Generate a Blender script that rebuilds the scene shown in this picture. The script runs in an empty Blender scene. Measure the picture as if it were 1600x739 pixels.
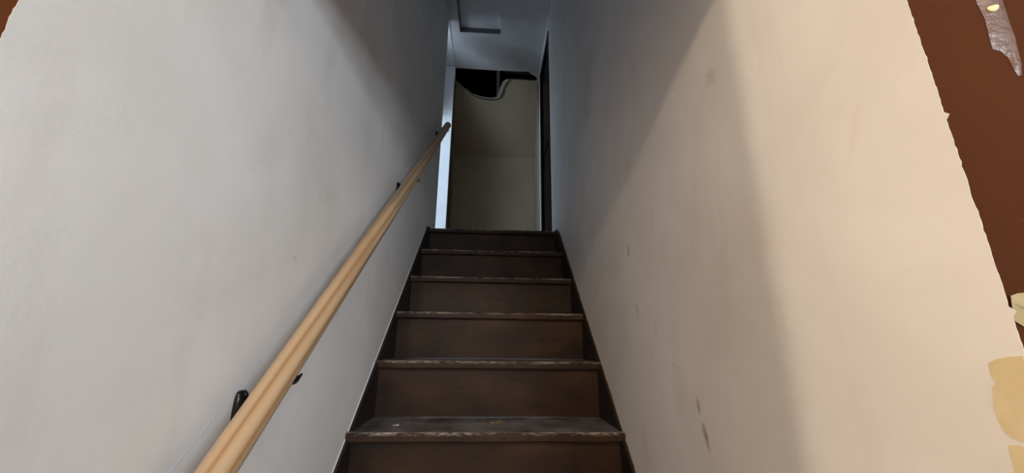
import bpy, bmesh, math, random
from mathutils import Vector, Matrix, noise
random.seed(7)
scene = bpy.context.scene
COL = scene.collection

# ------------------------------------------------------------------ camera
CZ = 1.3185
cam = bpy.data.cameras.new('camera'); camo = bpy.data.objects.new('camera', cam); COL.objects.link(camo)
cam.sensor_width = 36.0; cam.lens = 36.0 * 595.98 / 1600.0; cam.clip_start = 0.01
F = Vector((0.04825637, 0.96217521, 0.26812347)); RT = Vector((0.99854881, -0.05289719, 0.01010737)); UP = Vector((-0.02390804, -0.26724663, 0.96333154))
camo.matrix_world = Matrix(((RT.x, UP.x, -F.x, 0), (RT.y, UP.y, -F.y, 0), (RT.z, UP.z, -F.z, CZ), (0, 0, 0, 1)))
scene.camera = camo
# ------------------------------------------------------------------ world, exposure
w = bpy.data.worlds.new('world'); scene.world = w; w.use_nodes = True
bg = w.node_tree.nodes['Background']; bg.inputs[0].default_value = (0.55, 0.70, 1.0, 1); bg.inputs[1].default_value = 0.35
vs = scene.view_settings
vs.view_transform = 'Standard'; vs.look = 'None'; vs.gamma = 1.0; vs.use_curve_mapping = False; vs.exposure = 0.0
# ------------------------------------------------------------------ lights
def area(name, loc, target, sx, sy, power, color):
    l = bpy.data.lights.new(name, 'AREA'); l.shape = 'RECTANGLE'; l.size = sx; l.size_y = sy; l.energy = power; l.color = color
    o = bpy.data.objects.new(name, l); COL.objects.link(o); o.location = loc
    o.rotation_euler = (Vector(target) - Vector(loc)).to_track_quat('-Z', 'Y').to_euler(); return o
def bulb(name, loc, r, power, color):
    l = bpy.data.lights.new(name, 'POINT'); l.shadow_soft_size = r; l.energy = power; l.color = color
    o = bpy.data.objects.new(name, l); COL.objects.link(o); o.location = loc; return o
area('daylight_lower_window', (1.35, -1.56, 1.76), (1.35, 0, 1.76), 1.3, 0.55, 68, (0.78, 0.88, 1.0))
bulb('ceiling_bulb', (-0.30, -0.75, 2.38), 0.05, 33, (1.0, 0.80, 0.60))
bulb('lamp_bulb', (-2.15, -0.19, 1.55), 0.05, 74, (1.0, 0.83, 0.65))
area('daylight_upper_window', (-1.5, 1.64, 2.85), (-0.8, 3.45, 3.25), 1.5, 1.3, 52, (0.64, 0.81, 1.0))
area('daylight_upper_side_window', (-2.40, 2.75, 3.05), (0.4, 3.1, 3.4), 0.9, 1.1, 20, (0.64, 0.81, 1.0))

# ------------------------------------------------------------------ helpers
XL, XR = -0.453, 0.447
def link_mesh(name, bm, mat, parent=None, smooth=False):
    me = bpy.data.meshes.new(name); bmesh.ops.recalc_face_normals(bm, faces=bm.faces[:]); bm.to_mesh(me); bm.free()
    if smooth:
        for p in me.polygons: p.use_smooth = True
    o = bpy.data.objects.new(name, me); COL.objects.link(o)
    if mat: me.materials.append(mat)
    if parent: o.parent = parent
    return o
def bx(bm, x0, x1, y0, y1, z0, z1, bev=0.0):
    t = bmesh.new(); bmesh.ops.create_cube(t, size=1)
    for v in t.verts: v.co = Vector(((x0+x1)/2 + v.co.x*(x1-x0), (y0+y1)/2 + v.co.y*(y1-y0), (z0+z1)/2 + v.co.z*(z1-z0)))
    if bev: bmesh.ops.bevel(t, geom=t.edges[:], offset=bev, segments=2, affect='EDGES', profile=0.6)
    me = bpy.data.meshes.new('t'); t.to_mesh(me); t.free(); bm.from_mesh(me); bpy.data.meshes.remove(me)
def box(name, x0, x1, y0, y1, z0, z1, mat, parent=None, bev=0.0):
    bm = bmesh.new(); bx(bm, x0, x1, y0, y1, z0, z1, bev); return link_mesh(name, bm, mat, parent)
def prism(name, pts, ax, t, mat, parent=None, bm=None):
    """closed polygon pts (3-D) extruded by vector ax*t"""
    own = bm is None
    if own: bm = bmesh.new()
    e = Vector(ax) * t
    a = [bm.verts.new(p) for p in pts]; b = [bm.verts.new(Vector(p) + e) for p in pts]
    n = len(pts)
    bm.faces.new(a); bm.faces.new(list(reversed(b)))
    for i in range(n): bm.faces.new((a[i], b[i], b[(i+1) % n], a[(i+1) % n]))
    if own: return link_mesh(name, bm, mat, parent)
def structure(o): o['kind'] = 'structure'; return o
def tag(o, label, cat, group=None):
    o['label'] = label; o['category'] = cat
    if group: o['group'] = group
    return o
def empty(name, loc=(0, 0, 0)):
    o = bpy.data.objects.new(name, None); COL.objects.link(o); o.location = loc; o.empty_display_size = 0.1; return o
def tube(bm, path, radii, seg=14, cap=True):
    rings = []
    for i, p in enumerate(path):
        p = Vector(p); d = (Vector(path[min(i+1, len(path)-1)]) - Vector(path[max(i-1, 0)])).normalized()
        a = d.cross(Vector((0.13, 0.2, 0.97))).normalized(); b = d.cross(a)
        r = radii[i] if isinstance(radii, (list, tuple)) else radii
        rings.append([bm.verts.new(p + (a*math.cos(2*math.pi*k/seg) + b*math.sin(2*math.pi*k/seg))*r) for k in range(seg)])
    for q, s in zip(rings, rings[1:]):
        for k in range(seg): bm.faces.new((q[k], q[(k+1) % seg], s[(k+1) % seg], s[k]))
    if cap: bm.faces.new(rings[0]); bm.faces.new(rings[-1])

# ------------------------------------------------------------------ materials
class NT:
    def __init__(self, name):
        self.m = bpy.data.materials.new(name); self.m.use_nodes = True; self.t = self.m.node_tree; self.n = self.t.nodes; self.l = self.t.links
        self.b = self.n['Principled BSDF']; tc = self.n.new('ShaderNodeTexCoord'); self.obj = tc.outputs['Object']
    def noise(self, scale, detail=4, rough=0.55, vec=None, dist=0.0):
        x = self.n.new('ShaderNodeTexNoise'); x.inputs['Scale'].default_value = scale; x.inputs['Detail'].default_value = detail
        x.inputs['Roughness'].default_value = rough; x.inputs['Distortion'].default_value = dist; self.l.new(vec or self.obj, x.inputs['Vector']); return x.outputs['Fac']
    def mapping(self, sc=(1, 1, 1), loc=(0, 0, 0), rot=(0, 0, 0), vec=None):
        x = self.n.new('ShaderNodeMapping'); x.inputs['Scale'].default_value = sc; x.inputs['Location'].default_value = loc; x.inputs['Rotation'].default_value = rot
        self.l.new(vec or self.obj, x.inputs['Vector']); return x.outputs[0]
    def ramp(self, fac, stops):
        x = self.n.new('ShaderNodeValToRGB'); e = x.color_ramp.elements
        while len(e) < len(stops): e.new(0.5)
        for k, (p, c) in enumerate(stops): e[k].position = p; e[k].color = c if len(c) == 4 else (*c, 1)
        self.l.new(fac, x.inputs[0]); return x.outputs[0]
    def mix(self, fac, a, b, mode='MIX'):
        x = self.n.new('ShaderNodeMix'); x.data_type = 'RGBA'; x.blend_type = mode
        for s, v in ((x.inputs[0], fac), (x.inputs[6], a), (x.inputs[7], b)):
            if hasattr(v, 'is_linked'): self.l.new(v, s)
            elif isinstance(v, (int, float)): s.default_value = v
            else: s.default_value = (*v, 1)
        return x.outputs[2]
    def math(self, op, a, b=0.0, clamp=False):
        x = self.n.new('ShaderNodeMath'); x.operation = op; x.use_clamp = clamp
        for s, v in ((x.inputs[0], a), (x.inputs[1], b)):
            if hasattr(v, 'is_linked'): self.l.new(v, s)
            else: s.default_value = v
        return x.outputs[0]
    def xyz(self, vec=None):
        x = self.n.new('ShaderNodeSeparateXYZ'); self.l.new(vec or self.obj, x.inputs[0]); return x.outputs
    def bump(self, h, strength=0.2, dist=0.002):
        x = self.n.new('ShaderNodeBump'); x.inputs['Strength'].default_value = strength; x.inputs['Distance'].default_value = dist
        self.l.new(h, x.inputs['Height']); self.l.new(x.outputs[0], self.b.inputs['Normal'])
    def spot(self, cy, cz, ry, rz, tilt=0.0, soft=1.0):
        """soft elliptical smudge on a wall lying in the y-z plane"""
        d = self.n.new('ShaderNodeVectorMath'); d.operation = 'SUBTRACT'; self.l.new(self.obj, d.inputs[0]); d.inputs[1].default_value = (0, cy, cz)
        m = self.mapping((0, 1, 1), (0, 0, 0), (tilt, 0, 0), d.outputs[0])
        m2 = self.mapping((0, 1/ry, 1/rz), vec=m)
        ln = self.n.new('ShaderNodeVectorMath'); ln.operation = 'LENGTH'; self.l.new(m2, ln.inputs[0])
        nz = self.noise(60, 3)
        r = self.math('ADD', ln.outputs['Value'], self.math('MULTIPLY', self.math('SUBTRACT', nz, 0.5), 1.0))
        return self.math('SUBTRACT', 1.0, self.math('MULTIPLY', r, soft), True)
    def out(self, color, rough=0.6, spec=0.4):
        for s, v in (('Base Color', color), ('Roughness', rough)):
            if hasattr(v, 'is_linked'): self.l.new(v, self.b.inputs[s])
            elif isinstance(v, (int, float)): self.b.inputs[s].default_value = v
            else: self.b.inputs[s].default_value = (*v, 1)
        self.b.inputs['Specular IOR Level'].default_value = spec
        return self.m

def plaster(name, c1, c2, spots=(), rough=0.62, stain=(0.42, 0.36, 0.28)):
    t = NT(name)
    big = t.noise(2.2, 5, 0.55, dist=0.4); col = t.ramp(big, [(0.33, c2), (0.66, c1)])
    streak = t.noise(9, 4, 0.6, t.mapping((1, 1, 0.25)))
    col = t.mix(t.math('MULTIPLY', t.ramp(streak, [(0.55, (0, 0, 0)), (0.8, (1, 1, 1))]), 0.24), col, stain)
    for s in spots:
        col = t.mix(t.math('MULTIPLY', t.spot(*s[:6]), s[6]), col, s[7])
    fine = t.noise(170, 3, 0.6); mid = t.noise(14, 4, 0.5)
    t.bump(t.math('ADD', t.math('MULTIPLY', fine, 0.4), mid), 0.22, 0.004)
    return t.out(col, rough, 0.35)

SM = (0.16, 0.12, 0.085)
M_left = plaster('plaster_left', (0.81, 0.79, 0.765), (0.70, 0.68, 0.64),
    [(0.72, 1.70, 0.05, 0.10, 0.6, 0.9, 0.18, (0.45, 0.40, 0.33)), (1.02, 1.72, 0.06, 0.06, 0.3, 0.9, 0.14, (0.45, 0.41, 0.33)), (0.88, 1.50, 0.012, 0.008, 0, 1.0, 0.28, SM)])
M_right = plaster('plaster_right', (0.81, 0.775, 0.74), (0.70, 0.66, 0.62),
    [(0.846, 1.137, 0.011, 0.032, 0.35, 1.0, 0.85, SM), (0.863, 1.191, 0.010, 0.019, 0.1, 1.0, 0.65, SM), (1.207, 1.615, 0.011, 0.028, 0.0, 1.0, 0.7, SM),
     (0.66, 1.861, 0.022, 0.030, 0.5, 1.0, 0.32, SM), (1.17, 1.42, 0.010, 0.04, 0.3, 1.0, 0.35, SM), (0.96, 1.27, 0.005, 0.008, 0, 1.0, 0.4, SM),
     (0.40, 1.58, 0.008, 0.045, -0.4, 1.0, 0.15, (0.5, 0.36, 0.26)), (0.60, 1.50, 0.05, 0.14, 0.1, 0.8, 0.10, (0.5, 0.32, 0.25)), (1.05, 1.36, 0.012, 0.035, 0.0, 1.0, 0.2, SM)])
M_ceil = plaster('plaster_ceiling', (0.66, 0.66, 0.67), (0.60, 0.60, 0.61))
M_white = plaster('plaster_white', (0.82, 0.83, 0.84), (0.74, 0.75, 0.77))
M_beige = plaster('plaster_beige', (0.43, 0.355, 0.245), (0.385, 0.315, 0.21))
M_torn = NT('torn_board_facing').out((0.12, 0.097, 0.066), 0.9, 0.1)
M_gyp = NT('gypsum_edge').out((0.36, 0.32, 0.25), 0.9, 0.1)

t = NT('brown_wall_paint')
c = t.ramp(t.noise(5, 4), [(0.3, (0.055, 0.0165, 0.0052)), (0.7, (0.067, 0.0208, 0.0070))]); t.bump(t.noise(120, 3), 0.2, 0.002)
M_brown = t.out(c, 0.85, 0.04)
t = NT('dark_stained_wood')
g = t.noise(12, 5, 0.6, t.mapping((8, 8, 0.5))); c = t.ramp(g, [(0.3, (0.020, 0.014, 0.010)), (0.7, (0.045, 0.031, 0.022))]); t.bump(g, 0.3, 0.002)
M_dark = t.out(c, 0.35, 0.5)
t = NT('black_gloss_door'); g = t.noise(10, 4, 0.5, t.mapping((6, 6, 0.4)))
c = t.ramp(g, [(0.3, (0.0045, 0.0035, 0.003)), (0.7, (0.009, 0.007, 0.006))]); t.bump(g, 0.15, 0.001); M_door = t.out(c, 0.42, 0.08)
t = NT('raw_wood_streak'); g = t.noise(25, 4, 0.5, t.mapping((4, 4, 0.3))); M_raw = t.out(t.ramp(g, [(0.3, (0.20, 0.11, 0.04)), (0.7, (0.33, 0.20, 0.09))]), 0.7, 0.2)
t = NT('attic_timber'); g = t.noise(20, 4, 0.6, t.mapping((6, 1, 1))); M_attic = t.out(t.ramp(g, [(0.3, (0.03, 0.025, 0.02)), (0.7, (0.07, 0.06, 0.05))]), 0.9, 0.1)
M_void = NT('attic_void_dark').out((0.006, 0.0055, 0.005), 1.0, 0.0)  # near-black colour paints in the darkness of the unlit attic
t = NT('attic_rafter_grey'); g = t.noise(20, 4, 0.6, t.mapping((6, 1, 1))); M_rafter = t.out(t.ramp(g, [(0.3, (0.07, 0.065, 0.06)), (0.7, (0.12, 0.115, 0.11))]), 0.9, 0.1)
M_metal = NT('black_bracket_enamel'); M_metal = M_metal.out((0.006, 0.005, 0.006), 0.25, 0.5)
t = NT('room_floor_boards'); g = t.noise(8, 4, 0.6, t.mapping((1, 8, 1))); M_floor = t.out(t.ramp(g, [(0.3, (0.10, 0.065, 0.04)), (0.7, (0.17, 0.11, 0.07))]), 0.45, 0.4)
M_roomceil = plaster('lower_ceiling_paint', (0.68, 0.66, 0.62), (0.62, 0.60, 0.56))

# stair paint: dark brown, rubbed through to pale wood along the nosing
def stair_paint(name, tread):
    t = NT(name); oi = t.n.new('ShaderNodeObjectInfo')
    off = t.n.new('ShaderNodeVectorMath'); off.operation = 'ADD'; t.l.new(t.obj, off.inputs[0])
    cm = t.n.new('ShaderNodeCombineXYZ'); t.l.new(t.math('MULTIPLY', oi.outputs['Random'], 37.0), cm.inputs[0]); t.l.new(cm.outputs[0], off.inputs[1])
    v = off.outputs[0]
    big = t.noise(4.0, 5, 0.55, t.mapping((1, 1, 1.6), vec=v))
    col = t.ramp(big, [(0.30, (0.025, 0.0142, 0.0090)), (0.52, (0.044, 0.0235, 0.0132)), (0.75, (0.082, 0.039, 0.019))])
    dirt = t.noise(7, 4, 0.6, t.mapping((1, 1, 3), vec=v)); col = t.mix(t.math('MULTIPLY', t.ramp(dirt, [(0.58, (0, 0, 0)), (0.72, (1, 1, 1))]), 0.55), col, (0.010, 0.0075, 0.006))
    rough = t.math('ADD', 0.36, t.math('MULTIPLY', t.noise(9, 4, 0.6, v), 0.25))
    if tread:
        s = t.xyz(); nz = t.noise(38, 5, 0.7, t.mapping((1, 3, 3), vec=v)); nb = t.noise(5, 3, 0.6, v)
        # distance from the upper front edge (local origin), rubbed paint
        d = t.math('ADD', t.math('ABSOLUTE', t.math('SUBTRACT', s[1], 0.004)), t.math('ABSOLUTE', t.math('ADD', s[2], 0.003)))
        near = t.math('SUBTRACT', 1.0, t.math('MULTIPLY', d, 85.0), True)
        wear = t.math('MULTIPLY', near, t.ramp(t.math('ADD', nz, t.math('MULTIPLY', t.math('SUBTRACT', nb, 0.5), 0.7)), [(0.45, (0, 0, 0)), (0.60, (1, 1, 1))]))
        spk = t.math('MULTIPLY', t.ramp(t.noise(55, 2, 0.5, t.mapping((1, 1, 1), vec=v)), [(0.70, (0, 0, 0)), (0.74, (1, 1, 1))]), 0.5)
        dust_sheen = t.math('MULTIPLY', t.ramp(t.noise(6, 5, 0.65, v), [(0.34, (0, 0, 0)), (0.62, (1, 1, 1))]), t.math('GREATER_THAN', s[2], -0.0015))  # pale grey on the top face: dust plus a painted-in sheen
        col = t.mix(t.math('MULTIPLY', dust_sheen, 0.7), col, (0.33, 0.325, 0.33))
        col = t.mix(t.math('MULTIPLY', wear, 0.9), col, (0.58, 0.49, 0.40))
        low = t.math('SUBTRACT', 1.0, t.math('MULTIPLY', t.math('ABSOLUTE', t.math('ADD', s[2], 0.029)), 160.0), True)
        col = t.mix(t.math('MULTIPLY', low, spk), col, (0.42, 0.36, 0.30))
    t.bump(t.noise(40, 4, 0.6, t.mapping((0.3, 1, 1), vec=v)), 0.25, 0.002)
    return t.out(col, rough, 0.28)
M_tread = stair_paint('tread_paint', True); M_riser = stair_paint('riser_paint', False)
t = NT('skirt_paint'); c = t.ramp(t.noise(6, 4), [(0.3, (0.012, 0.0085, 0.0065)), (0.7, (0.024, 0.016, 0.0115))]); M_skirt = t.out(c, 0.5, 0.35)

# pine: grain runs along local X of the rail
t = NT('varnished_pine')
v = t.mapping((0.55, 26, 26)); warp = t.noise(1.2, 3, 0.5, t.mapping((1.2, 8, 8)), 0.6)
wv = t.n.new('ShaderNodeTexWave'); wv.wave_type = 'BANDS'; wv.bands_direction = 'DIAGONAL'; wv.inputs['Scale'].default_value = 0.9; wv.inputs['Distortion'].default_value = 5.0
wv.inputs['Detail'].default_value = 3; wv.inputs['Detail Scale'].default_value = 0.6; t.l.new(v, wv.inputs['Vector'])
c = t.ramp(wv.outputs['Fac'], [(0.0, (0.34, 0.195, 0.090)), (0.30, (0.46, 0.305, 0.165)), (1.0, (0.52, 0.37, 0.225))])
c = t.mix(t.math('MULTIPLY', t.ramp(warp, [(0.5, (0, 0, 0)), (0.75, (1, 1, 1))]), 0.4), c, (0.37, 0.215, 0.10))
t.bump(wv.outputs['Fac'], 0.06, 0.001); M_pine = t.out(c, 0.36, 0.45)

# ------------------------------------------------------------------ lower room (the doorway the photographer stands in)
Y0 = 0.311; HEAD = 2.09; RC = 2.45; WL, WR, WB = -2.6, 2.6, -1.5; ZC = 4.146; ZL = 2.077
structure(box('floor', WL, WR, WB, 2.6, -0.06, 0.0, M_floor))
structure(box('ceiling_lower', WL, WR, WB, Y0 + 0.007, RC, RC + 0.06, M_roomceil))
bm = bmesh.new(); bx(bm, WL, XL - 0.0004, Y0 + 0.007, Y0 + 0.0995, 0, RC); bx(bm, XR + 0.0004, WR, Y0 + 0.007, Y0 + 0.10, 0, RC); bx(bm, XL + 0.0002, XR - 0.0002, Y0 + 0.007, Y0 + 0.0995, HEAD, RC + 0.06)
wf = structure(link_mesh('wall_front', bm, M_brown))
structure(box('wall_lower_left', WL - 0.1, WL, WB, Y0 + 0.1, 0, RC, M_roomceil)); structure(box('wall_lower_right', WR, WR + 0.1, WB, Y0 + 0.1, 0, RC, M_roomceil))
bm = bmesh.new(); wx0, wx1, wz0, wz1 = 0.66, 2.04, 1.44, 2.08
bx(bm, WL, wx0, WB - 0.1, WB, 0, RC); bx(bm, wx1, WR, WB - 0.1, WB, 0, RC); bx(bm, wx0, wx1, WB - 0.1, WB, 0, wz0); bx(bm, wx0, wx1, WB - 0.1, WB, wz1, RC)
structure(link_mesh('wall_lower_back', bm, M_roomceil))
bm = bmesh.new()
for a in (wx0, wx1 - 0.05): bx(bm, a, a + 0.05, WB - 0.03, WB + 0.02, wz0, wz1)
for a in (wz0, (wz0 + wz1) / 2 - 0.02, wz1 - 0.05): bx(bm, wx0, wx1, WB - 0.03, WB + 0.02, a, a + 0.05)
structure(link_mesh('window_1', bm, M_white))

# ------------------------------------------------------------------ stairwell walls
def jag_edge(z0, z1, n, amp, seed):
    rr = random.Random(seed); out = []
    for i in range(n + 1):
        z = z0 + (z1 - z0) * i / n
        k = noise.noise(Vector((seed, z * 45, 0))) * amp * 0.6 + noise.noise(Vector((seed + 5, z * 160, 0))) * amp * 0.55
        out.append((Y0 + k - (0.0035 if rr.random() < 0.05 else 0), z))
    return out
def stair_wall(name, x, sgn, yend, seed, mat):
    pts = [(x, yend, 0), (x, yend, ZC)] + [(x, y, z) for y, z in reversed(jag_edge(HEAD, ZC, 3, 0, seed))] + [(x, y, z) for y, z in reversed(jag_edge(0.9, HEAD, 260, 0.0022, seed))][1:] + [(x, Y0, 0)]
    # thin plaster skin with a ragged front edge, then the solid wall behind it
    bm = bmesh.new(); prism(None, pts, (sgn, 0, 0), 0.0003, None, bm=bm)
    bx(bm, min(x + sgn*0.0003, x + sgn*0.11), max(x + sgn*0.0003, x + sgn*0.11), Y0 + 0.1, yend, 0, ZC)
    return structure(link_mesh(name, bm, mat))
YLN, YLF, YRN, YRF = 2.85, 3.45, 2.785, 3.40
wl = stair_wall('wall_left', XL, -1, YLN, 3.3, M_left)
wr = stair_wall('wall_right', XR, 1, YRN, 8.1, M_right)
# blue chalk line snapped above the handrail
t = NT('blue_chalk'); M_chalk = t.out(t.ramp(t.noise(90, 2), [(0.35, (0.62, 0.66, 0.74)), (0.65, (0.36, 0.47, 0.66))]), 0.9, 0.1)
def zl(y): return 1.135 + (y - 0.639) * 0.838
prism('chalk_line', [(XL, 0.45, zl(0.45)), (XL, 1.6, zl(1.6)), (XL, 1.6, zl(1.6) + 0.0013), (XL, 0.45, zl(0.45) + 0.0013)], (1, 0, 0), 0.0003, M_chalk, wl)['label'] = 'thin blue chalk line'
# yellowed filler on the right wall's front edge, torn paper flap and scuff on the brown wall
t = NT('yellow_filler'); M_fill = t.out(t.ramp(t.noise(40, 4), [(0.3, (0.62, 0.50, 0.285)), (0.7, (0.70, 0.58, 0.36))]), 0.6, 0.3); t.bump(t.noise(60, 3), 0.3, 0.002)
def patch(name, yz, mat, parent, label, th=0.0008):
    o = prism(name, [(XR - 0.0001, y, z) for y, z in yz], (-1, 0, 0), th, mat, parent); o['label'] = label; return o
patch('filler_patch', [(0.3375, 1.305), (0.330, 1.309), (0.322, 1.311), (0.3125, 1.312), (0.3125, 1.243), (0.321, 1.246), (0.328, 1.2425), (0.336, 1.2445), (0.3405, 1.2475), (0.3425, 1.256), (0.3435, 1.266), (0.3415, 1.275), (0.340, 1.284), (0.3365, 1.288), (0.338, 1.296)], M_fill, wr, 'yellowed filler patch at the wall edge')
patch('filler_patch', [(0.341, 1.238), (0.333, 1.2395), (0.324, 1.236), (0.3125, 1.237), (0.3125, 1.15), (0.335, 1.15), (0.344, 1.17), (0.343, 1.19), (0.3445, 1.205), (0.342, 1.22)], M_fill, wr, 'lower yellowed filler patch')
t = NT('torn_paper'); M_paper = t.out(t.ramp(t.noise(30, 4), [(0.3, (0.62, 0.49, 0.25)), (0.7, (0.72, 0.60, 0.35))]), 0.8, 0.2)
yb = Y0 + 0.0068
fl = [(0.4545, 1.3425), (0.4560, 1.352), (0.4585, 1.3630), (0.468, 1.3655), (0.480, 1.3665), (0.492, 1.364), (0.494, 1.345), (0.486, 1.338), (0.474, 1.3345), (0.463, 1.3365)]
bm = bmesh.new(); cvt = bm.verts.new((0.474, yb - 0.0035, 1.351)); ring = [bm.verts.new((x, yb - (0.0022 if i % 3 else 0.0008), z)) for i, (x, z) in enumerate(fl)]
for i in range(len(ring)): bm.faces.new((cvt, ring[i], ring[(i+1) % len(ring)]))
bmesh.ops.solidify(bm, geom=bm.faces[:], thickness=0.0005)
pf = link_mesh('torn_paper_flap', bm, M_paper, wf); pf['label'] = 'torn cream paper flap'
prism('crease', [(0.4585, yb - 0.0032, 1.3560), (0.470, yb - 0.0046, 1.3500), (0.490, yb - 0.0035, 1.3440), (0.470, yb - 0.0046, 1.3492)], (0, -1, 0), 0.0003, M_dark, pf)
t = NT('smeared_glue'); M_glue = t.out(t.ramp(t.noise(70, 5, 0.6, t.mapping((1, 1, 0.6))), [(0.3, (0.095, 0.043, 0.022)), (0.6, (0.145, 0.080, 0.052)), (0.8, (0.26, 0.185, 0.135))]), 0.3, 0.5); t.bump(t.noise(110, 4), 0.8, 0.004)
gp = [(0.540, 1.730), (0.575, 1.735), (0.5745, 1.700), (0.5715, 1.668), (0.569, 1.640), (0.5655, 1.615), (0.560, 1.600), (0.5555, 1.598), (0.5535, 1.606), (0.5525, 1.622), (0.5455, 1.630), (0.538, 1.632), (0.540, 1.650), (0.543, 1.672), (0.541, 1.695)]
bm = bmesh.new(); cvt = bm.verts.new((0.557, yb - 0.0030, 1.665)); ring = [bm.verts.new((x, yb - 0.0002, z)) for x, z in gp]; inn = [bm.verts.new((0.557 + (x-0.557)*0.72, yb - 0.0022 - 0.0010*math.sin(i*2.1), 1.665 + (z-1.665)*0.8)) for i, (x, z) in enumerate(gp)]
n = len(gp)
for i in range(n): bm.faces.new((ring[i], ring[(i+1) % n], inn[(i+1) % n], inn[i])); bm.faces.new((inn[i], inn[(i+1) % n], cvt))
link_mesh('glue_smear', bm, M_glue, wf, True)['label'] = 'glossy pale glue smear'
bm = bmesh.new(); bmesh.ops.create_icosphere(bm, subdivisions=2, radius=1)
for v_ in bm.verts: v_.co = Vector((0.5545 + v_.co.x*0.0085, yb - 0.0026 + v_.co.y*0.0014, 1.6855 + v_.co.z*0.0045 + v_.co.x*0.003 + 0.002*v_.co.x*v_.co.x))
link_mesh('plaster_blob', bm, M_paper, wf, True)['label'] = 'cream plaster blob on the smear'
prism('scratch', [(0.497, yb - 0.0001, 1.4352), (0.512, yb - 0.0001, 1.4350), (0.513, yb - 0.0001, 1.4358)], (0, -1, 0), 0.0003, M_glue, wf)

# ------------------------------------------------------------------ ceilings and upper floor
# stairwell ceiling with a recessed hatch and a broken far edge
hx0, hx1, hy0, hy1 = -0.366, 0.02, 2.40, 2.985
edge = [(-0.56, 3.478), (XL, 3.48), (-0.2, 3.486), (0.018, 3.492), (0.066, 3.488), (0.2, 3.490), (0.336, 3.487), (0.352, 3.505), (0.376, 3.53), (0.405, 3.547), (0.435, 3.582), (0.60, 3.60)]
bm = bmesh.new()
bx(bm, XL - 0.11, XR + 0.11, Y0, hy0, ZC, ZC + 0.05); bx(bm, XL - 0.11, hx0, hy0, hy1, ZC, ZC + 0.05); bx(bm, hx1, XR + 0.11, hy0, hy1, ZC, ZC + 0.05)
prism(None, [(XL - 0.11, hy1, ZC), (XR + 0.15, hy1, ZC)] + [(x, y, ZC) for x, y in reversed(edge)], (0, 0, 1), 0.016, None, bm=bm)
ceil = structure(link_mesh('ceiling', bm, M_ceil))
hp = box('attic_hatch', hx0 - 0.03, hx1 + 0.03, hy0 - 0.03, hy1 - 0.001, ZC + 0.051, ZC + 0.065, M_ceil)
M_recess_shade = NT('hatch_recess_shade').out((0.16, 0.16, 0.165), 0.8, 0.1)  # dark grey strips paint shade onto the recess's left and far sides
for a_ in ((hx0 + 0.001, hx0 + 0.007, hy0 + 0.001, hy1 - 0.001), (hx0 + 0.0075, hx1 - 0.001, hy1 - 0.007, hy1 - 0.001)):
    box('shade_strip', *a_, ZC + 0.001, ZC + 0.0508, M_recess_shade, hp)
tag(hp, 'plain rectangular attic hatch panel recessed in the stairwell ceiling', 'hatch')
bm = bmesh.new(); bx(bm, -2.5, XL - 0.11, 1.6, YLF + 0.05, ZC, ZC + 0.05); structure(link_mesh('ceiling_upper_left', bm, M_white))
structure(box('floor_upper', -2.5, 0.75, 2.62, 4.45, ZL - 0.25, ZL - 0.001, M_floor))
structure(box('floor_upper_left', -2.5, XL - 0.11, 1.6, 2.62, ZL - 0.25, ZL - 0.001, M_floor))
# left opening: white far return, room beyond with its window
structure(box('wall_upper_left', -2.5, XL, YLF, YLF + 0.04, ZL, ZC, M_white))
structure(box('wall_upper_left_near', -2.5, XL - 0.11, 1.5, 1.6, ZL, ZC, M_white)); structure(box('wall_upper_left_side', -2.6, -2.5, 1.5, YLF + 0.05, ZL, ZC, M_white))
structure(box('trim_4', XL - 0.11, XL - 0.0005, YLN, YLF - 0.0015, ZC - 0.006, ZC - 0.0005, M_white))
# dark bare jamb between the white return and the back room, slightly out of plumb
jb = structure(prism('trim_1', [(XL, YLF + 0.0405, ZL), (XL, 3.90, ZL), (XL, 3.66, 3.55), (XL, 3.61, 4.00), (XL, YLF + 0.0405, 4.00)], (-1, 0, 0), 0.05, M_dark))
bm = bmesh.new(); rag = [(3.447, 2.0), (3.447, 4.146)]
structure(prism('trim_2', [(XL, YLF - 0.001, 4.00), (XL + 0.004, YLF - 0.001, 4.00), (XL + 0.004, YLF - 0.001, ZC), (XL, YLF - 0.001, ZC)], (0, 1, 0), 0.05, M_white)); bm.free()
prism('plaster_remnant', [(XL, 3.80, 2.42), (XL, 3.835, 2.42), (XL, 3.80, 2.75), (XL, 3.79, 2.72)], (1, 0, 0), 0.003, M_beige, jb)
prism('plaster_remnant', [(XL, 3.60, 3.72), (XL, 3.625, 3.72), (XL, 3.612, 3.92), (XL, 3.603, 3.90)], (1, 0, 0), 0.003, M_beige, jb)
prism('plaster_remnant', [(XL, 3.50, 3.42), (XL, 3.53, 3.40), (XL, 3.57, 3.50), (XL, 3.54, 3.58)], (1, 0, 0), 0.003, M_raw, jb)
# right: white strip over a dark closet door
wur = structure(box('wall_upper_right', XR, XR + 0.11, YRN, 3.60, 4.035, ZC, M_white))
structure(box('trim_3', XR, XR + 0.11, YRF, 3.50, ZL, 4.035, M_white))
prism('split_lath', [(XR, 3.51, 4.06), (XR, 3.59, 4.05), (XR, 3.56, 3.80), (XR, 3.51, 3.55)], (-1, 0, 0), 0.004, M_raw, wur)
d1 = empty('door_1', (0, 0, 0)); structure(d1)
box('casing', XR - 0.006, XR + 0.03, YRN, YRN + 0.07, ZL, 4.03, M_door, d1, 0.006); box('casing', XR - 0.004, XR + 0.03, YRF - 0.07, YRF, ZL, 4.03, M_door, d1, 0.006)
box('casing', XR - 0.005, XR + 0.03, YRN + 0.07, YRF - 0.07, 3.96, 4.03, M_door, d1, 0.005)
box('door_leaf', XR + 0.018, XR + 0.055, YRN + 0.07, YRF - 0.07, ZL, 3.96, M_door, d1, 0.003)
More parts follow.
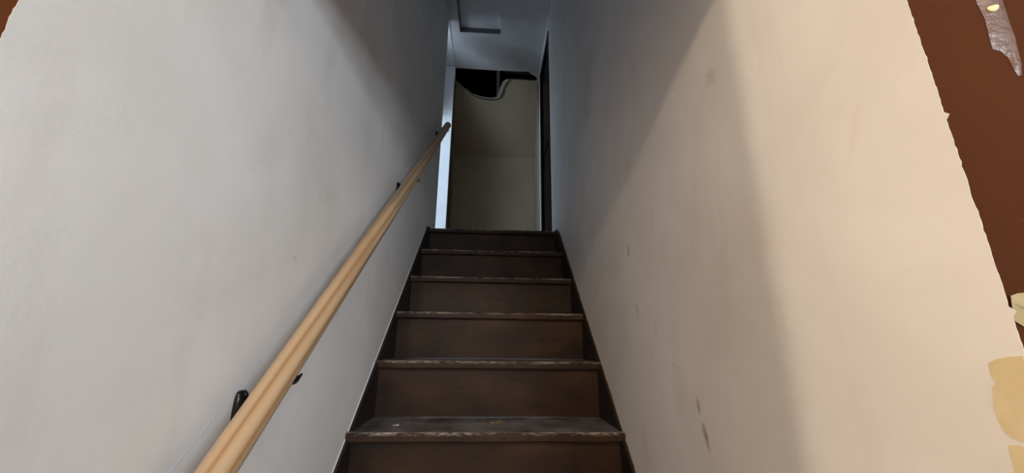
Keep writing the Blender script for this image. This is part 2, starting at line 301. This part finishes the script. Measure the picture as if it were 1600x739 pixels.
for a, b in ((ZL + 0.15, ZL + 0.8), (ZL + 0.95, 3.82)): box('door_panel', XR + 0.010, XR + 0.02, YRN + 0.15, YRF - 0.15, a, b, M_door, d1, 0.008)
# back room: beige wall, side wall, sloped ceiling broken open under the ridge
SY0, SZ0, SY1, SZ1 = 3.53, ZC, 4.35, 3.563
structure(box('wall_back', -0.62, 0.75, SY1, SY1 + 0.1, ZL, SZ1 + 0.02, M_beige))
structure(prism('wall_back_right', [(0.447, 3.502, ZL), (0.47, SY1 + 0.02, ZL), (0.47, SY1 + 0.02, ZC - 0.02), (0.447, 3.502, ZC + 0.2)], (1, 0, 0), 0.05, M_beige))
structure(box('wall_back_left', -0.62, -0.506, YLF + 0.041, SY1 + 0.02, ZL, ZC + 0.3, M_beige))
sd = Vector((0, SY1 - SY0, SZ1 - SZ0)); nrm = Vector((0, -(SZ1 - SZ0), SY1 - SY0)).normalized()
def sp(x, s): return Vector((x, SY0, SZ0)) + sd * s
hole = [(0.50, 0.052), (0.435, 0.0636), (0.357, 0.0649), (0.25, 0.062), (0.133, 0.0641), (0.112, 0.085), (0.090, 0.105), (0.078, 0.138), (0.066, 0.165), (0.054, 0.205), (0.033, 0.2598), (0.01, 0.272), (-0.06, 0.2852), (-0.13, 0.280), (-0.202, 0.2695), (-0.25, 0.252), (-0.291, 0.2376), (-0.33, 0.205), (-0.382, 0.1713), (-0.415, 0.138), (-0.441, 0.1167), (-0.47, 0.09), (-0.52, 0.07)]
sl = structure(prism('ceiling_sloped', [sp(x, s) for x, s in hole] + [sp(-0.52, 1.0), sp(0.50, 1.0)], nrm, 0.03, M_beige))
# bare gypsum core along the break
bm = bmesh.new(); a = []
for x, s in hole[4:21]:
    p = sp(x, s); k = 0.0008 * math.sin(x * 90)
    cx = -0.08; inw = Vector((cx - x, 0, 0)).normalized() * (0.030 if x > 0.03 else 0.010) + sd.normalized() * (-0.008 if abs(x - cx) < 0.2 else 0.0)
    a.append((bm.verts.new(p + nrm*0.004), bm.verts.new(p + nrm*0.026), bm.verts.new(p + inw + nrm*(0.020 + k)), bm.verts.new(p + inw*0.8 + nrm*0.012)))
for q, r_ in zip(a, a[1:]):
    for k in range(4): bm.faces.new((q[k], q[(k+1) % 4], r_[(k+1) % 4], r_[k]))
link_mesh('broken_edge', bm, M_gyp, sl)['label'] = 'bare crumbling gypsum edge of the hole'
outer = [(x + 0.034 + 0.005*math.sin(s*70), s + 0.004) for x, s in hole[4:11]] + [(0.018, 0.292), (-0.06, 0.303), (-0.13, 0.297), (-0.205, 0.281), (-0.25, 0.262), (-0.291, 0.2440), (-0.33, 0.211), (-0.382, 0.1765), (-0.415, 0.142)]
inner = hole[4:20]
bm = bmesh.new(); lo = [(bm.verts.new(sp(*a_) - nrm*0.0003), bm.verts.new(sp(*b_) - nrm*0.0003), bm.verts.new(sp(*b_) - nrm*0.0015), bm.verts.new(sp(*a_) - nrm*0.0015)) for a_, b_ in zip(inner, outer)]
for q, r_ in zip(lo, lo[1:]):
    for k in range(4): bm.faces.new((q[k], q[(k+1) % 4], r_[(k+1) % 4], r_[k]))
bm.faces.new(lo[0]); bm.faces.new(lo[-1])
link_mesh('torn_facing', bm, M_torn, sl)['label'] = 'dark torn paper facing round the hole'
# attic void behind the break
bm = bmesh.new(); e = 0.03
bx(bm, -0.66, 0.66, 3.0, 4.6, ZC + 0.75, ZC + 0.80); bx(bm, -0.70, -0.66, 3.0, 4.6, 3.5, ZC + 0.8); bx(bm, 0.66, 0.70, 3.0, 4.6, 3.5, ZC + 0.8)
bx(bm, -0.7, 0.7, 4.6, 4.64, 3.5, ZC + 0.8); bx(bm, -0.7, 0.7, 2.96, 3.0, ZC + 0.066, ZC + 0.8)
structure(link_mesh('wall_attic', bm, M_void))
rf = prism('rafter', [Vector((-0.006, SY0, SZ0)) + nrm*0.032 - sd*0.25, Vector((0.026, SY0, SZ0)) + nrm*0.032 - sd*0.25, Vector((0.026, SY0, SZ0)) + nrm*0.032 + sd, Vector((-0.006, SY0, SZ0)) + nrm*0.032 + sd], nrm, 0.09, M_rafter)
tag(rf, 'grey bare timber rafter seen through the ragged hole above the landing', 'rafter')
# lath still nailed over the right of the break
lb = prism('ceiling_batten', [(0.07, 3.515, ZC + 0.020), (0.52, 3.545, ZC + 0.020), (0.52, 3.575, ZC + 0.020), (0.07, 3.545, ZC + 0.020)], (0, 0, 1), 0.02, M_attic)
tag(lb, 'thin dark batten along the broken ceiling edge', 'batten')

# ------------------------------------------------------------------ staircase
RUN, RISE, NY, NZ = 0.2396, 0.2077, 1.3526, -0.2798 + CZ
st = empty('staircase', (0, 0.394, 0)); tag(st, 'steep dark brown painted wooden staircase climbing between two plaster walls', 'staircase')
def child(o, p):
    o.parent = p; o.matrix_parent_inverse = p.matrix_basis.inverted(); return o
bm = bmesh.new(); TH = 0.030; x0, x1 = XL + 0.0015, XR - 0.0015; dp = RUN + 0.026
prof = [(0.004, 0), (dp, 0), (dp, -TH), (0.004, -TH), (0.0, -TH + 0.005), (0.0, -0.004)]
NXS = 26; rings = []
for i in range(NXS + 1):
    x = x0 + (x1 - x0) * i / NXS; ring = []
    for j, (y, z) in enumerate(prof):
        dd = noise.noise(Vector((x * 9, j * 0.3, 1))) * 0.0016 if j in (0, 3, 4, 5) else 0
        ring.append(bm.verts.new((x, y + abs(dd), z - (0.0012 * math.exp(-((x - 0.02) / 0.2) ** 2) if j in (0, 5) else 0))))
    rings.append(ring)
for q, r_ in zip(rings, rings[1:]):
    for k in range(6): bm.faces.new((q[k], q[(k+1) % 6], r_[(k+1) % 6], r_[k]))
bm.faces.new(rings[0]); bm.faces.new(rings[-1])
tr = link_mesh('tread', bm, M_tread)
bm = bmesh.new(); bx(bm, XL + 0.013, XR - 0.013, 0.026, 0.044, -RISE + 0.0005, -TH - 0.0005)
ri = link_mesh('riser', bm, M_riser)
bm = bmesh.new(); bx(bm, XL + 0.013, XR - 0.013, 0.018, 0.026, -TH - 0.010, -TH - 0.0005, 0.002)
for k, i in enumerate(range(-4, 6)):
    for src in (tr, ri):
        o = src if k == 0 else src.copy()
        if k: COL.objects.link(o)
        o.location = (0, NY + i * RUN, NZ + i * RISE); child(o, st)
bm.free()
# skirt boards: top edge runs through the nosings, ends in a little peak at the landing
def zs(y): return 0.948 + (y - 1.281) * 0.919
for x, s in ((XL + 0.0006, 1), (XR - 0.0006, -1)):
    yp = 2.493 if s == 1 else 2.468
    pts = [(x, 0.33, 0.0), (x, 0.33, zs(0.33) if zs(0.33) > 0.01 else 0.06), (x, yp, zs(yp) + 0.010), (x, yp + 0.02, zs(yp) + 0.012), (x, yp + 0.09, ZL + 0.014), (x, yp + 0.2, ZL + 0.006), (x, yp + 0.2, ZL - 0.02), (x, 0.70, 0.0)]
    o = prism('skirt_board', pts, (s, 0, 0), 0.012, M_skirt); child(o, st)
# pale caulk bead along the right skirt, and a chip where paint has come off
t = NT('old_caulk'); M_caulk = t.out(t.ramp(t.noise(25, 4), [(0.35, (0.20, 0.14, 0.08)), (0.6, (0.50, 0.40, 0.28))]), 0.7, 0.2)
for x, s in ((XL + 0.0006, 1), (XR - 0.0006, -1)):
    o = prism('caulk_bead', [(x, 1.0, zs(1.0)), (x, 2.46, zs(2.46) + 0.010), (x, 2.46, zs(2.46) + 0.013), (x, 1.0, zs(1.0) + 0.0045)], (s, 0, 0), 0.003, M_caulk if s < 0 else M_left); child(o, st)
def chip(name, pts, n, th, label):
    o = prism(name, pts, n, th, M_white); child(o, st); o['label'] = label
y4 = NY + 3 * RUN; z4 = NZ + 3 * RISE
chip('paint_chip', [(XL + 0.002, y4 - 0.0005, z4), (XL + 0.016, y4 - 0.0005, z4 + 0.001), (XL + 0.010, y4 - 0.0005, z4 - 0.010), (XL + 0.006, y4 - 0.0005, z4 - 0.022), (XL + 0.002, y4 - 0.0005, z4 - 0.024)], (0, -1, 0), 0.001, 'white bare chip on the nosing')
z5 = NZ + 4 * RISE; y5 = NY + 4 * RUN
chip('paint_chip', [(XR - 0.002, y5 - 0.0005, z5 - 0.004), (XR - 0.010, y5 - 0.0005, z5 - 0.006), (XR - 0.007, y5 - 0.0005, z5 - 0.016), (XR - 0.002, y5 - 0.0005, z5 - 0.018)], (0, -1, 0), 0.001, 'small pale chip at the right nosing end')
chip('paint_chip', [(XL + 0.12, NY + 0.11, NZ + 0.0002), (XL + 0.143, NY + 0.108, NZ + 0.0002), (XL + 0.137, NY + 0.135, NZ + 0.0002)], (0, 0, 1), 0.0008, 'white paint fleck on the tread')
o = prism('wood_scuff', [(0.03 + 0.028*math.cos(a_*0.628), NY + 0.16 + 0.032*math.sin(a_*0.628)*(1 + 0.3*math.cos(a_*3)), NZ + 0.0001) for a_ in range(10)], (0, 0, 1), 0.0005, M_caulk); child(o, st); o['label'] = 'tan worn scuff on the tread'

# ------------------------------------------------------------------ handrail
SL = 0.887
def rz(y): return 1.134 + (y - 0.625) * SL
RX = XL + 0.070
hr = empty('handrail', (RX, 0.30, rz(0.30))); tag(hr, 'round varnished pine handrail on black brackets along the left wall', 'handrail')
ya, yb2 = 0.30, 2.71; ln = math.hypot(yb2 - ya, rz(yb2) - rz(ya)); R0 = 0.0248
bm = bmesh.new(); seg = 36; rings = []
stations = [(0, .7), (0.004, .9), (0.010, 1)] + [(0.010 + (ln - 0.02) * i / 20, 1) for i in range(1, 20)] + [(ln - 0.012, 1), (ln - 0.004, .9), (ln, .66)]
for sx, k in stations:
    ring = []
    for j in range(seg):
        a_ = 2 * math.pi * j / seg; yy, zz = math.cos(a_) * R0 * k, math.sin(a_) * R0 * k
        zz = max(zz, -0.019 * k)       # flat underside of a mopstick rail
        ring.append(bm.verts.new((sx, yy, zz)))
    rings.append(ring)
for q, r_ in zip(rings, rings[1:]):
    for j in range(seg): bm.faces.new((q[j], q[(j+1) % seg], r_[(j+1) % seg], r_[j]))
bm.faces.new(rings[0]); bm.faces.new(rings[-1])
rail = link_mesh('rail', bm, M_pine, None, True); rail.parent = hr
dirv = Vector((0, 1, SL)).normalized(); side = Vector((-1, 0, 0)); upv = dirv.cross(side)
rail.matrix_basis = Matrix(((dirv.x, side.x, upv.x, 0), (dirv.y, side.y, upv.y, 0), (dirv.z, side.z, upv.z, 0), (0, 0, 0, 1)))
def bracket(y):
    zc_ = rz(y); c0 = Vector((RX, y, zc_)); under = c0 - upv * 0.0195
    b = empty('bracket', (0, 0, 0)); b.parent = hr; b.matrix_parent_inverse = hr.matrix_basis.inverted()
    b.location = (XL, y, zc_ - 0.05)
    inv = Matrix.Translation(-Vector(b.location))
    def sub(name, bm, smooth=True):
        bmesh.ops.transform(bm, matrix=inv, verts=bm.verts[:]); o = link_mesh(name, bm, M_metal, b, smooth); return o
    bm = bmesh.new(); out = []                      # oval wall plate with a domed face
    pc = Vector((XL, y, zc_ - 0.062))
    for k, (dx, sc) in enumerate(((0.0002, 1.0), (0.005, 1.0), (0.009, 0.86), (0.0115, 0.5))):
        ring = []
        for j in range(28):
            a_ = 2 * math.pi * j / 28; ca, sa = math.cos(a_), math.sin(a_); ring.append(bm.verts.new(pc + Vector((dx, math.copysign(abs(ca)**0.6, ca) * 0.016 * sc, math.copysign(abs(sa)**0.6, sa) * 0.030 * sc))))
        out.append(ring)
    for q, r_ in zip(out, out[1:]):
        for j in range(28): bm.faces.new((q[j], q[(j+1) % 28], r_[(j+1) % 28], r_[j]))
    bm.faces.new(out[0]); bm.faces.new(out[-1]); sub('wall_plate', bm)
    bm = bmesh.new(); p0 = pc + Vector((0.008, 0, -0.006)); p3 = under - Vector((0, 0, 0.003))
    path = []
    for k in range(9):
        s = k / 8; path.append((1-s)**3*p0 + 3*(1-s)**2*s*(p0 + Vector((0.03, 0, -0.012))) + 3*(1-s)*s*s*(p3 + Vector((0, 0, -0.035))) + s**3*p3)
    tube(bm, path, 0.0062); sub('arm', bm)
    bm = bmesh.new()                                 # curved saddle clip hugging the underside of the rail
    prev = None
    for k in range(9):
        a_ = math.radians(-150 + 120 * k / 8); o1 = R0 + 0.0004; o2 = R0 + 0.0042
        cur = []
        for rr_ in (o1, o2):
            for d_ in (-0.009, 0.009):
                cur.append(bm.verts.new(c0 + dirv * d_ + Vector((1, 0, 0)) * math.cos(a_) * (rr_ + 0.004) + upv * max(math.sin(a_) * rr_, -0.0195 - (rr_ - R0))))
        if prev:
            for i1, i2 in ((0, 1), (1, 3), (3, 2), (2, 0)): bm.faces.new((prev[i1], prev[i2], cur[i2], cur[i1]))
        else: bm.faces.new((cur[0], cur[1], cur[3], cur[2]))
        prev = cur
    bm.faces.new((prev[0], prev[1], prev[3], prev[2])); sub('saddle', bm, False)
    bm = bmesh.new(); bmesh.ops.create_icosphere(bm, subdivisions=2, radius=0.0045)
    bmesh.ops.translate(bm, verts=bm.verts[:], vec=pc + Vector((0.0095, 0, 0.022))); sub('screw', bm)
for y in (0.770, 1.675, 2.60): bracket(y)
